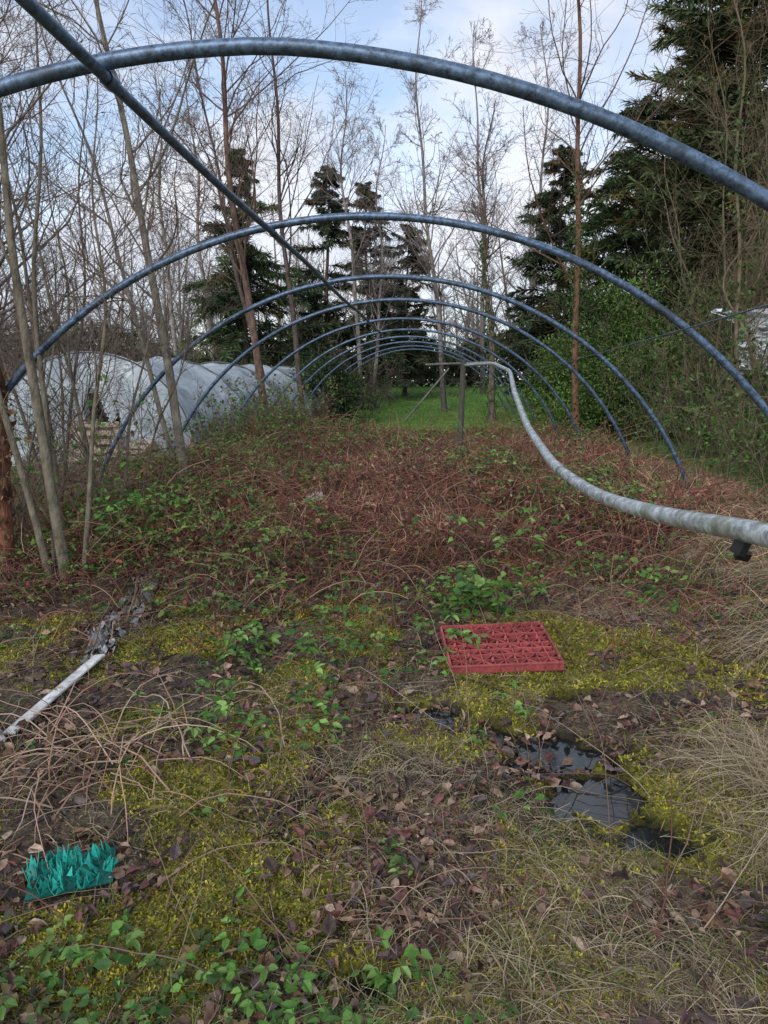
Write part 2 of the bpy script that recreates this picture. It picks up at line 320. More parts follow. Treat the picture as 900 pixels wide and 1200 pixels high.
# ------------------------------------------------------------------ thicket
def stems(N,X,Y,L,elev,S=7,droop=.22):
    a=rng.uniform(0,6.283,N); d=nrm(np.stack([np.cos(a),np.sin(a),elev],-1)); P=[onground(X,Y)]; st=(L/(S-1))[:,None]
    for k in range(S-1):
        d=nrm(d+[0,0,-droop]+rng.normal(size=d.shape)*.13); q=P[-1]+d*st; q[:,2]=np.maximum(q[:,2],0.0); P.append(q)
    return np.stack(P,1)
mt=MB()
X,Y=samp(17000,3.9,23,.45,.8); th=thick(X,Y); k=(rng.random(len(X))<th*2.4+.07)&(X<3.6)&notcrate(X,Y); X,Y,th=X[k],Y[k],th[k]; N=len(X)
BR=[(.24,.085,.06),(.14,.06,.05),(.28,.12,.08),(.38,.26,.17),(.10,.05,.045),(.17,.10,.05),(.32,.14,.11)]
P=stems(N,X,Y,rng.uniform(.5,1.4,N)*(.35+th*1.5),rng.uniform(.5,2.4,N)); P[:,:,2]=np.minimum(P[:,:,2],th[:,None]*1.9+.15+.25*rng.random((N,1)))
mt.tubes(P,(rng.uniform(.002,.0042,N)*(1+Y*.06))[:,None]*np.linspace(1,.4,7)[None,:],3,pal(BR,N,.35))
X,Y=samp(90000,3.9,23,.45,.8); th=thick(X,Y); k=(rng.random(len(X))<th*2.4+.08)&(X<3.6)&notcrate(X,Y); X,Y,th=X[k],Y[k],th[k]; N=len(X)
p=onground(X,Y); p[:,2]+=th*rng.random(N)**.7*1.05; d=nrm(rng.normal(size=(N,3))+[0,0,.5]); L=rng.uniform(.08,.25,N)[:,None]
P=np.stack([p,p+d*L*.5+rng.normal(size=(N,3))*.015,p+d*L+rng.normal(size=(N,3))*.03],1)
patch=(.5+1.0*fbm(X*.9,Y*.9,3,95))[:,None]
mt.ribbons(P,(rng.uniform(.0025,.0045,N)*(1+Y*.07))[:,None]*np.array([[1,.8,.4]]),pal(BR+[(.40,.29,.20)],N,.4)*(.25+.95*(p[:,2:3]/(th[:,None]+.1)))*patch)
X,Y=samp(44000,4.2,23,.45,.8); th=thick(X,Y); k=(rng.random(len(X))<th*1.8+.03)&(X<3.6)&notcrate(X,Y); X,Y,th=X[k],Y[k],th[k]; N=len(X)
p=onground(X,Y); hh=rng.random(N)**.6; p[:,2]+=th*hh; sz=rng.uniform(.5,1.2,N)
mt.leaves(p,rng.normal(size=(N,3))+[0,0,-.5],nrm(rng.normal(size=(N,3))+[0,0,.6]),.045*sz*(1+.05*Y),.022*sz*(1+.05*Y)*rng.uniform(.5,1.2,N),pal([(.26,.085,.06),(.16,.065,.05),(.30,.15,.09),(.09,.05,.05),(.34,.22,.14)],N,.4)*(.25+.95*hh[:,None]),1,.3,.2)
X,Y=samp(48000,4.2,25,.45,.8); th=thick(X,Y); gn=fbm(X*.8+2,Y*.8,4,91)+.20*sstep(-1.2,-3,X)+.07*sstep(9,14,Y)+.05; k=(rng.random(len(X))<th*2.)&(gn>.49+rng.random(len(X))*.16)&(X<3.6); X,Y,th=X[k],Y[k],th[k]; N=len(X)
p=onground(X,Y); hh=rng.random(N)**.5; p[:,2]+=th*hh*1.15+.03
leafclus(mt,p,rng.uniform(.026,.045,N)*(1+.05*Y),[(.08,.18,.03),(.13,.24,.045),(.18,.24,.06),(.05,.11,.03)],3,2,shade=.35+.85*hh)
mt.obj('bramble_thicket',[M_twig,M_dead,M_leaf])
N=260; X,Y=samp(N,1.6,5.0,.6,.6); P=stems(N,X,Y,rng.uniform(.3,.9,N),rng.uniform(.0,1.0,N),S=9,droop=.12)
for k in range(9): P[:,k,2]=np.minimum(np.maximum(P[:,k,2],H(P[:,k,0],P[:,k,1])+.01),.30)
mb.tubes(P,rng.uniform(.0012,.0032,N)[:,None]*np.linspace(1,.4,9)[None,:],4,pal([(.20,.12,.08),(.30,.22,.14),(.14,.07,.05),(.34,.27,.2)],N),1)
N=90; X=-1.45+rng.normal(size=N)*.28;Y=2.8+rng.normal(size=N)*.22; P=stems(N,X,Y,rng.uniform(.4,.9,N),rng.uniform(.5,2.0,N),S=10,droop=.25)
for k in range(10): P[:,k,2]=np.maximum(P[:,k,2],H(P[:,k,0],P[:,k,1])+.01)
mb.tubes(P,rng.uniform(.002,.0045,N)[:,None]*np.linspace(1,.5,10)[None,:],4,pal([(.42,.28,.2),(.34,.21,.15),(.46,.35,.26)],N),1)
N=40; X=rng.uniform(-.9,1.1,N);Y=rng.uniform(1.6,4.5,N); P=stems(N,X,Y,rng.uniform(.25,.6,N),rng.uniform(2,6,N),S=8,droop=.02)
mb.tubes(P,rng.uniform(.0015,.0025,N)[:,None]*np.linspace(1,.5,8)[None,:],4,pal([(.15,.08,.06),(.25,.17,.12)],N),1)
mb.obj('bramble_plants',[M_leaf,M_twig])

# ------------------------------------------------------------------ trees
def grow(P,R,n,t0,t1,ratio,ang,up,wob,S,rr=.6,rmin=.002,taper=.25):
    N,Sp,_=P.shape; L=np.linalg.norm(np.diff(P,axis=1),axis=2).sum(1)
    idx=np.repeat(np.arange(N),n); M=len(idx); t=rng.uniform(t0,t1,M); f=t*(Sp-1); i=np.minimum(f.astype(int),Sp-2); w=(f-i)
    p=P[idx,i]*(1-w[:,None])+P[idx,i+1]*w[:,None]; T=nrm(P[idx,i+1]-P[idx,i]); r0=R[idx,i]*(1-w)+R[idx,i+1]*w
    q=rng.normal(size=(M,3)); perp=nrm(q-(q*T).sum(1,keepdims=True)*T); a=(math.radians(ang)*rng.uniform(.55,1.45,M))[:,None]
    d=nrm(np.cos(a)*T+np.sin(a)*perp); Ln=L[idx]*ratio*(1.15-.8*t)*rng.uniform(.45,1.45,M); st=(Ln/(S-1))[:,None]
    out=[p]
    for k in range(S-1):
        d=nrm(d+rng.normal(size=d.shape)*wob+np.array([0,0,up])); out.append(out[-1]+d*st)
    rb=np.maximum(r0*rr*rng.uniform(.7,1.1,M),rmin)
    return np.stack(out,1), np.maximum(rb[:,None]*np.linspace(1,taper,S)[None,:],rmin*.7)
def trunkpath(base,top,S=26,wob=.06,bow=(0,0)):
    t=np.linspace(0,1,S)[:,None]; b=np.array(base,float);tp=np.array(top,float)
    P=b+(tp-b)*t; P[:,:2]+=np.array(bow)*np.sin(t*math.pi)
    ph=rng.uniform(0,6,4); P[:,0:1]+=wob*np.sin(t*7+ph[0])*t+wob*.5*np.sin(t*17+ph[1])*t; P[:,1:2]+=wob*np.sin(t*6+ph[2])*t
    return P
def ivy(mb,P,r,n,t1,mat,size=.07,spread=.16):
    S=len(P); t=rng.random(n)**.8*t1; f=t*(S-1); i=np.minimum(f.astype(int),S-2); w=(f-i)[:,None]; c=P[i]*(1-w)+P[i+1]*w
    o=nrm(rng.normal(size=(n,3))*[1,1,.3]); p=c+o*rng.uniform(r,r+spread,n)[:,None]
    mb.leaves(p,rng.normal(size=(n,3))+[0,0,-.8],o,rng.uniform(.7,1.3,n)*size,rng.uniform(.7,1.2,n)*size,pal([(.05,.10,.02),(.07,.13,.03),(.035,.065,.02),(.10,.15,.04)],n),mat)
def baretree(name,stems_,r0,n1=24,n2=6,n3=6,n4=3,bark=(.16,.13,.11),twig=(.12,.085,.075),t0=.25,ang=42,up=.05,tw=.006,ratio=.30,ivy_n=0,ivy_t=.5,birch=False,droop4=0.,wob=.10):
    mb=MB(); bark=np.array(bark);twig=np.array(twig)
    for (base,top,rs) in stems_:
        base=(base[0],base[1],float(H(base[0],base[1]))-.06)
        P=trunkpath(base,top,wob=wob)[None]; S=P.shape[1]; tt=np.linspace(0,1,S); R=(r0*rs*(1-.88*tt)+r0*rs*.3*np.exp(-tt*45))[None]
        if birch: cc=np.stack([bark*(1 if t>.12 else .4) *(1-t)+twig*1.2*t for t in tt])[None]
        else: cc=np.stack([bark*(1-t*.5)+twig*t*.5 for t in tt])[None]
        mb.tubes(P,R,10,cc,0)
        P1,R1=grow(P,R,n1,t0,.97,ratio,ang,up,.12,10,.45,tw)
        mb.tubes(P1,R1,5,np.tile((bark*.6+twig*.4),(len(P1),1)),0)
        P2,R2=grow(P1,R1,n2,.15,1,.5,42,up*.6,.15,7,.6,tw)
        mb.tubes(P2,R2,3,np.tile(twig,(len(P2),1)),1)
        P3,R3=grow(P2,R2,n3,.1,1,.55,40,-droop4*.5,.17,5,.7,tw*.8)
        mb.ribbons(P3,R3*1.8,pal([twig,twig*1.3],len(P3)),1)
        if n4:
            P4,R4=grow(P3,R3,n4,.1,1,.7,38,-droop4,.15,4,.8,tw*.7)
            mb.ribbons(P4,R4*1.6,pal([twig,twig*1.3],len(P4)),1)
        if ivy_n: ivy(mb,P[0],r0*rs,ivy_n,ivy_t,2)
    return mb.obj(name,[M_bark,M_twig,M_leaf])
gb=(.15,.135,.10)
baretree('birch_tree',[((-2.85,5.5,0),(-3.7,5.9,6.8),1.),((-2.95,5.45,0),(-4.6,6.4,6.2),.7),((-2.75,5.55,0),(-2.5,6.1,4.2),.5),((-3.0,5.6,0),(-3.3,6.5,5.8),.6)],.045,n1=18,n2=5,n3=4,n4=0,bark=gb,twig=(.14,.105,.09),tw=.003,t0=.3,ratio=.28)
baretree('birch_tree',[((-2.98,8.9,0),(-4.3,9.6,8.8),1.),((-3.1,9.2,0),(-5.2,10.2,7),.6)],.062,n1=26,n2=6,n3=4,n4=2,bark=(.19,.175,.14),tw=.0035,t0=.25)
baretree('birch_tree',[((-3.2,7.2,0),(-2.7,8,3.6),.6),((-3.3,7.2,0),(-4.2,7.5,4.5),.8),((-3.35,7.3,0),(-3.6,6.9,4.0),.7),((-3.1,7.3,0),(-2.2,7.6,2.9),.5)],.03,n1=16,n2=5,n3=3,n4=2,bark=gb,tw=.0028,t0=.15)
baretree('birch_tree',[((-4.1,7.9,0),(-4.6,8,6.0),.9),((-4.15,7.9,0),(-3.5,8.3,5.2),.7),((-4.2,7.9,0),(-5.4,8.2,5.0),.7),((-4.0,8.0,0),(-4.0,7.6,4.0),.5)],.034,n1=20,n2=5,n3=4,n4=2,bark=(.12,.105,.085),tw=.0028,t0=.12)
baretree('birch_tree',[((-3.7,6.3,0),(-4.2,6.6,4.8),.9),((-3.75,6.3,0),(-3.1,6.8,3.4),.6),((-3.7,6.35,0),(-4.9,6.6,3.8),.7)],.026,n1=18,n2=5,n3=3,n4=0,bark=(.13,.11,.09),tw=.0024,t0=.12)
baretree('birch_tree',[((-5.4,8.2,0),(-5.0,8.8,7.5),1.),((-5.5,8.2,0),(-6.4,8.4,6.5),.8)],.05,n1=20,n2=6,n3=5,n4=3,bark=(.10,.09,.08),tw=.003,t0=.15)
baretree('birch_tree',[((-7.2,11.5,0),(-6.5,12,9.5),1.),((-7.3,11.5,0),(-8.5,12,8.5),.8)],.08,n1=28,n2=7,n3=5,n4=3,bark=(.10,.085,.08),tw=.004,t0=.15)
baretree('birch_tree',[((-9.5,15.5,0),(-9.0,16,10.5),1.)],.09,n1=34,n2=7,n3=5,n4=3,bark=(.12,.10,.09),tw=.005,t0=.15)
baretree('birch_tree',[((-3.9,17.8,0),(-5.6,18.2,14.5),1.)],.10,n1=38,n2=7,n3=5,n4=3,bark=(.17,.11,.085),tw=.0055,t0=.25,droop4=.06,wob=.2)
baretree('birch_tree',[((-3.6,21,0),(-4.7,21.5,14),1.),((-4.4,21,0),(-7.2,21.5,13),.8)],.09,n1=32,n2=6,n3=5,n4=3,bark=(.11,.085,.075),tw=.006,t0=.25,droop4=.06,wob=.2)
BK=dict(bark=(.28,.26,.24),twig=(.19,.15,.14),tw=.008,t0=.2,birch=True,droop4=.05,wob=.25)
baretree('birch_tree',[((.55,30,0),(-.9,30.5,16.0),1.)],.11,n1=44,n2=7,n3=5,n4=3,ang=40,up=.05,ratio=.24,**BK)
baretree('birch_tree',[((-2.9,31,0),(-3.6,31,13.5),1.),((-2.4,31,0),(-1.9,31.5,11.5),.8)],.11,n1=34,n2=7,n3=5,n4=3,ang=40,up=.05,ratio=.26,**BK)
baretree('birch_tree',[((2.2,27,0),(1.7,27.5,11.0),1.)],.13,n1=30,n2=7,n3=5,n4=3,bark=(.16,.13,.11),tw=.007,t0=.25,ivy_n=900,ivy_t=.6,ratio=.28,wob=.25)
baretree('birch_tree',[((3.55,18.3,0),(2.95,18.8,14.5),1.)],.09,n1=38,n2=7,n3=5,n4=3,bark=(.17,.095,.06),tw=.005,t0=.25,ivy_n=500,ivy_t=.45,wob=.2,droop4=.04)
baretree('birch_tree',[((2.6,38,0),(2.0,38,18),1.),((4.6,36,0),(4.9,36,17),1.)],.13,n1=36,n2=7,n3=5,n4=3,ang=40,up=.05,ratio=.25,**{**BK,'tw':.01})
baretree('birch_tree',[((-9.5,33,0),(-10.5,33,14),1.),((-12,35,0),(-12.5,35,15),1.)],.13,n1=36,n2=7,n3=5,n4=3,ang=40,up=.05,ratio=.26,**{**BK,'tw':.01})
for (x,y,h) in [(5.3,12.5,8.5),(6.3,10.2,9),(5.8,15.5,9),(7.4,13.2,11),(7.2,17,12.5),(8.6,11.0,10),(4.6,8.8,5.5),(8.2,18.5,14)]:
    st=[]
    for j in range(6):
        a=rng.uniform(0,6.28); q=rng.uniform(.3,1.6)
        st.append(((x+.25*math.cos(a),y+.25*math.sin(a),0),(x+q*math.cos(a)*1.3,y+q*math.sin(a),h*rng.uniform(.55,1.)),rng.uniform(.45,1.)))
    baretree('hazel_tree',st,.042,n1=15,n2=5,n3=4,n4=2,bark=(.16,.135,.09),twig=(.14,.11,.07),tw=.004,t0=.08,ang=36,up=.03,ratio=.28,wob=.25,ivy_n=110,ivy_t=.7)
def shrub(name,cx,cy,rx,ry,n,h,twig,tw=.004,leafn=0,leafc=None):
    mb=MB(); X=cx+rng.uniform(-1,1,n)*rx;Y=cy+rng.uniform(-1,1,n)*ry
    a=rng.uniform(0,6.28,n); d=nrm(np.stack([np.cos(a)*.5,np.sin(a)*.5,1+0*a],-1)); P=[onground(X,Y)]; L=h*rng.uniform(.5,1.2,n)
    for k in range(8): d=nrm(d+rng.normal(size=d.shape)*.13); P.append(P[-1]+d*(L/8)[:,None])
    P=np.stack(P,1); R=(tw*2.2)*np.ones((n,1))*np.linspace(1,.4,9)[None]
    mb.tubes(P,R,3,pal([twig],n),0)
    P1,R1=grow(P,R,8,.1,1,.35,45,.03,.13,6,.6,tw); mb.tubes(P1,R1,3,pal([twig],len(P1)),0)
    P2,R2=grow(P1,R1,7,.1,1,.55,45,.0,.15,4,.7,tw*.8); mb.ribbons(P2,R2*1.8,pal([np.array(twig)*.9,np.array(twig)*1.3],len(P2)),0)
    if leafn:
        k=rng.integers(0,len(P2),leafn); p=P2[k,rng.integers(0,4,leafn)]+rng.normal(size=(leafn,3))*.06
        mb.leaves(p,rng.normal(size=p.shape),nrm(rng.normal(size=p.shape)+[0,0,.8]),rng.uniform(.05,.09,leafn),rng.uniform(.035,.05,leafn),pal(leafc,leafn),1)
    return mb.obj(name,[M_twig,M_leaf])
DG=[(.05,.10,.025),(.08,.14,.035),(.035,.07,.02)]
shrub('shrub',-6,29.5,4,1.5,90,3.0,(.15,.12,.10),.007,2500,GL)
shrub('shrub',-10.5,20,2.5,5,100,4.0,(.15,.12,.10),.006)
shrub('shrub',-3.6,15.5,.8,3.0,60,1.6,(.16,.12,.09),.004,2600,GL)
shrub('shrub',-3.9,6.6,.7,.9,40,1.4,(.18,.14,.11),.003,300,GL)
shrub('shrub',-5.0,10.2,1.0,.8,26,1.5,(.17,.13,.10),.003,150,GL)
shrub('shrub',4.7,11.5,.9,3,70,1.8,(.16,.14,.085),.004,2200,DG+GL[:2])
shrub('shrub',5.9,17,1.4,3,60,2.8,(.14,.12,.075),.005,3500,DG)
shrub('shrub',7,9.0,1.8,2,70,2.6,(.16,.14,.085),.004,2600,DG)
shrub('shrub',8.5,14,2.,5,100,5.0,(.14,.12,.075),.006,6000,DG)
shrub('shrub',7.5,24,3.,2.5,70,5.0,(.13,.11,.075),.007,3000,DG)
def conifer(name,x,y,h,w,col=(.05,.08,.04),nb=150,per=100,droop=-.05,z0=.10,size=.27,pw=.8):
    mb=MB(); z_=float(H(x,y)); P=trunkpath((x,y,z_),(x+rng.uniform(-.3,.3),y,h),S=20,wob=.08)[None]; R=(.016*h*(1-.95*np.linspace(0,1,20)))[None]
    mb.tubes(P,R,8,(.11,.085,.07),0)
    t=z0+(1-z0)*rng.random(nb)**1.0; t=np.clip(t,z0,.99); t[:12]=np.linspace(.9,.99,12)
    L=w*((1-t)/(1-z0))**pw*rng.uniform(.5,1.25,nb)+.18
    a=rng.uniform(0,6.283,nb); f=t*19;i=np.minimum(f.astype(int),18);p=P[0][i]*(1-(f-i))[:,None]+P[0][i+1]*(f-i)[:,None]
    d=nrm(np.stack([np.cos(a),np.sin(a),rng.uniform(-.1,.6,nb)],-1)); B=[p]
    for k in range(6): d=nrm(d+[0,0,droop]+rng.normal(size=d.shape)*.09); B.append(B[-1]+d*(L/6)[:,None])
    B=np.stack(B,1); mb.tubes(B,(.012+L*.008)[:,None]*np.linspace(1,.3,7)[None],3,(.09,.07,.055),0)
    M=nb*per; bi=np.repeat(np.arange(nb),per); tt=rng.uniform(.05,1,M)**.8; f=tt*6;i=np.minimum(f.astype(int),5); w_=(f-i)[:,None]
    q=B[bi,i]*(1-w_)+B[bi,i+1]*w_; T=nrm(B[bi,i+1]-B[bi,i]); sd=nrm(np.cross(T,[0,0,1.])); s_=rng.choice([-1,1],M)[:,None]
    ln=(L[bi]*.20*(1.15-tt*.8)*rng.uniform(.4,1.4,M)+size*.45)[:,None]; dd=nrm(T*.7+sd*s_*rng.uniform(.2,1.2,(M,1))+rng.normal(size=(M,3))*.5+[0,0,-.1])
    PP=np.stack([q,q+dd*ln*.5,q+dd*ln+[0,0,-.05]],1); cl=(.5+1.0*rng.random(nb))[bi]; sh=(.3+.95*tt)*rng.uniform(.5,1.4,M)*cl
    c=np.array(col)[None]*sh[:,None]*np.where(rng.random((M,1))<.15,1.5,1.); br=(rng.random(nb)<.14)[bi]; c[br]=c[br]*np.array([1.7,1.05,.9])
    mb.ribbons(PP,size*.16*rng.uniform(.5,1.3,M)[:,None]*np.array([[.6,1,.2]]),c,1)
    return mb.obj(name,[M_bark,M_needle])
conifer('spruce_tree',-7.3,29.6,10.2,3.4,(.065,.10,.045),120,220,droop=-.08)
conifer('pine_tree',-4.9,35,11.0,2.6,(.06,.08,.05),110,190,pw=.6)
conifer('pine_tree',-2.9,35.5,10.4,2.4,(.06,.08,.05),110,190,pw=.6)
conifer('pine_tree',-1.3,37,8.8,2.6,(.065,.08,.05),100,170,pw=.6)
conifer('spruce_tree',4.9,31,10.4,3.2,(.06,.08,.045),140,180,pw=.6)
conifer('spruce_tree',7.2,28,11,3.4,(.06,.09,.038),150,180,pw=.5)
CY=dict(droop=.02,z0=.03,pw=.45,size=.32)
conifer('cypress_tree',8.6,23.5,15.5,3.4,(.065,.09,.038),230,190,**CY)
conifer('cypress_tree',12.4,22,18,4.4,(.06,.085,.035),230,190,**CY)
conifer('cypress_tree',10.2,30,18,4.4,(.06,.08,.037),210,170,**CY)
conifer('cypress_tree',11.6,16,15,3.6,(.065,.09,.038),210,180,**CY)
def bush(name,x,y,rx,ry,h,n,cols,ls=.11):
    mb=MB(); m=46; zg=float(H(x,y)); th=rng.uniform(0,6.28,m); ph=rng.uniform(0,1.35,m); rr=rng.uniform(.6,1.05,m)
    c=np.stack([x+rx*np.cos(th)*np.cos(ph)*rr,y+ry*np.sin(th)*np.cos(ph)*rr,zg+.25+h*.86*np.sin(ph)*rr],-1)
    base=np.array([x,y,zg]); P=np.stack([base+(c-base)*t+[0,0,.3*math.sin(t*3.1)] for t in np.linspace(0,1,6)],1); mb.tubes(P,.035*np.ones((m,1))*np.linspace(1,.3,6)[None],4,(.08,.06,.045),0)
    k=rng.integers(0,m,n); o=nrm(rng.normal(size=(n,3))); rad=rng.uniform(.2,.8,n)[:,None]*(.6+.6*rng.random((m,))[k])[:,None]*h/3.6
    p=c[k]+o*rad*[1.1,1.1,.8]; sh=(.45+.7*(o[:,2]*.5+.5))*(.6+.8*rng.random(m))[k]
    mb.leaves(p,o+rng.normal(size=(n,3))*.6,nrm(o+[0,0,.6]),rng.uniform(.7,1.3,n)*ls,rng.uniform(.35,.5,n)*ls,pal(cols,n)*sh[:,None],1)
    return mb.obj(name,[M_bark,M_leaf])
RH=[(.09,.18,.03),(.13,.24,.045),(.06,.12,.025),(.18,.28,.06)]
bush('rhododendron_bush',4.9,21.2,1.9,1.5,4.3,20000,RH,.10); bush('rhododendron_bush',4.4,25.5,1.3,1.2,3.2,7000,RH)
bush('rhododendron_bush',7.6,20.0,1.8,1.5,3.8,12000,RH); bush('holly_bush',-3.6,25.5,1.6,1.2,2.4,7000,[(.05,.09,.03),(.08,.12,.04),(.04,.07,.03)])
# distant woodland (one object)
mb=MB(); nt_=240; Xs=rng.uniform(-52,50,nt_);Ys=rng.uniform(46,72,nt_); S=14
top=np.stack([Xs+rng.normal(size=nt_)*.8,Ys,rng.uniform(7,13.5,nt_)*(1+.3*(Xs>8))],-1); b=np.stack([Xs,Ys,H(Xs,Ys)-.1],-1); t=np.linspace(0,1,S)[None,:,None]
P=b[:,None]*(1-t)+top[:,None]*t; P[:,:,0]+=rng.normal(size=(nt_,1))*.3*np.sin(t[:,:,0]*5); R=.15*np.ones((nt_,1))*np.linspace(1,.12,S)[None]
tw=np.array([.18,.15,.145]); mb.tubes(P,R,5,pal([(.2,.17,.15)],nt_),0)
P1,R1=grow(P,R,24,.08,.98,.32,46,.04,.12,7,.45,.016); mb.tubes(P1,R1,3,pal([tw],len(P1)),0)
P2,R2=grow(P1,R1,5,.1,1,.55,42,.03,.13,5,.6,.014); mb.ribbons(P2,R2*1.8,pal([tw*.8,tw*1.2],len(P2)),0)
P3,R3=grow(P2,R2,4,.1,1,.6,40,0,.15,4,.7,.012); mb.ribbons(P3,R3*1.7,pal([tw*.8,tw*1.2],len(P3)),0)
mb.obj('distant_woodland',[M_twig])
mb=MB(); n=60000; X=rng.uniform(-50,50,n);Y=rng.uniform(43.5,49,n); top=1.2+3.2*fbm(X*.25,Y*.0+2,4,101); z=top*rng.random(n)**.7
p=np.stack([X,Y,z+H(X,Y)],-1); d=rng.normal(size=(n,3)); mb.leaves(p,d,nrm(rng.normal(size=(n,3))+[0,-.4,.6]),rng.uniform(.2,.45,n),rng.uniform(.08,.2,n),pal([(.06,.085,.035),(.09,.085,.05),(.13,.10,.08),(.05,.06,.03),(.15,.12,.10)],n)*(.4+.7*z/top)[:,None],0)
mb.obj('distant_hedge',[M_needle])

# ------------------------------------------------------------------ hoop tunnel frame
CX,CZ,RH_=-.60,-1.15,3.95
fr=empty('polytunnel_frame')
a0=math.asin((.0-CZ-.25)/RH_)
for j,yy in enumerate([2.9,5.8,9.05,11.6,15.1,18.3,21.2,24.1,27.0,29.8]):
    mb=MB(); a=np.linspace(a0-.06,math.pi-a0+.06,90); tl=rng.normal()*.05 if j>0 else .0; ry=rng.normal()*.014
    P=np.stack([CX+rng.normal()*.04*(j>0)+RH_*np.cos(a),yy+tl*np.cos(a)+.03*np.sin(a*3),CZ+RH_*np.sin(a)+ry*np.cos(a)*4-(.02 if j==0 else 0)],-1)
    if j==0: P[:,2]-= .05*np.clip(P[:,0]-CX,0,3)*0.9
    mb.tubes(P[None],np.full((1,90),.0285),16,(.5,.5,.5))
    for e,s_ in ((0,1),(89,-1)):
        q=P[[e,e+s_*6]]; mb.tubes(np.linspace(q[0],q[1],5)[None],np.full((1,5),.036),12,(.5,.5,.5))
    mb.obj('hoop_%d'%(j+1),[M_galv],fr)
mb=MB(); yy=np.linspace(1.2,19.5,50); P=np.stack([-1.2+.0*yy,yy,2.69+.012*np.sin(yy*1.1)],-1); mb.tubes(P[None],np.full((1,50),.022),12,(.5,.5,.5)); 
for y in [2.9,5.8,9.05,11.6,15.1,18.3]:
    mb.tubes(np.array([[[-1.2,y-.03,2.69],[-1.2,y+.03,2.69]]]),np.full((1,2),.028),10,(.4,.4,.4)); mb.box((-1.2,y,2.72),(.02,.04,.07))
mb.obj('ridge_purlin',[M_galv],fr)
mb=MB(); yy=np.linspace(2.9,20.5,40); P=np.stack([1.74+(yy-2.9)*.018,yy,2.02-(yy-2.9)*.0155-.05*np.sin((yy-2.9)/17.6*math.pi)],-1); mb.tubes(P[None],np.full((1,40),.005),6,(.3,.3,.3)); mb.obj('side_wire',[M_galv],fr)
mb=MB()
mb.tubes(np.linspace([.50,12.85,0],[.54,12.8,1.95],8)[None],np.full((1,8),.05),8,(.08,.085,.065))
mb.tubes(np.linspace([.3,12.8,1.8],[-.45,12.9,.9],6)[None],np.full((1,6),.018),6,(.15,.15,.13))
mb.tubes(np.linspace([-.1,12.8,1.86],[1.0,12.8,1.9],6)[None],np.full((1,6),.018),6,(.17,.17,.16))
mb.obj('end_post',[M_wood],fr)
pts=np.array([(.70,1.12,1.325),(.687,1.415,1.304),(.677,1.664,1.277),(.668,2.11,1.217),(.654,2.91,1.151),(.638,3.83,1.162),(.678,5.28,1.278),(.787,7.15,1.485),(.958,9.24,1.708),(.916,11.3,1.85),(.567,12.8,1.85)])
sg=np.concatenate([[0],np.cumsum(np.linalg.norm(np.diff(pts,axis=0),axis=1))]); tq=np.linspace(0,sg[-1],140); P=np.stack([np.interp(tq,sg,pts[:,k]) for k in range(3)],1)
for _ in range(14): P[1:-1]=(P[:-2]+2*P[1:-1]+P[2:])/4
bp=empty('sagging_metal_pipe'); mb=MB(); mb.tubes(P[None],np.full((1,140),.025),24,(.5,.5,.5)); mb.obj('pipe',[M_galv2],bp)
mb=MB()
for (i0,i1) in ((30,33),(75,78)): mb.tubes(P[i0:i1][None],np.full((1,i1-i0),.0275),20,(.5,.5,.5))
mb.obj('couplings',[M_galv2],bp)
mb=MB(); c=P[6]; mb.box((c[0],c[1],c[2]-.035),(.02,.03,.04),rotm(.2,.3,.4),(.012,.012,.012)); mb.box((c[0]+.008,c[1]+.006,c[2]-.058),(.03,.014,.02),rotm(.5,.2,.1),(.012,.012,.012))
mb.tubes(np.linspace([.70,1.12,1.34],[.74,1.1,-.05],5)[None],np.full((1,5),.02),8,(.05,.05,.05)); mb.obj('clamp_and_prop',[M_plastic],bp)

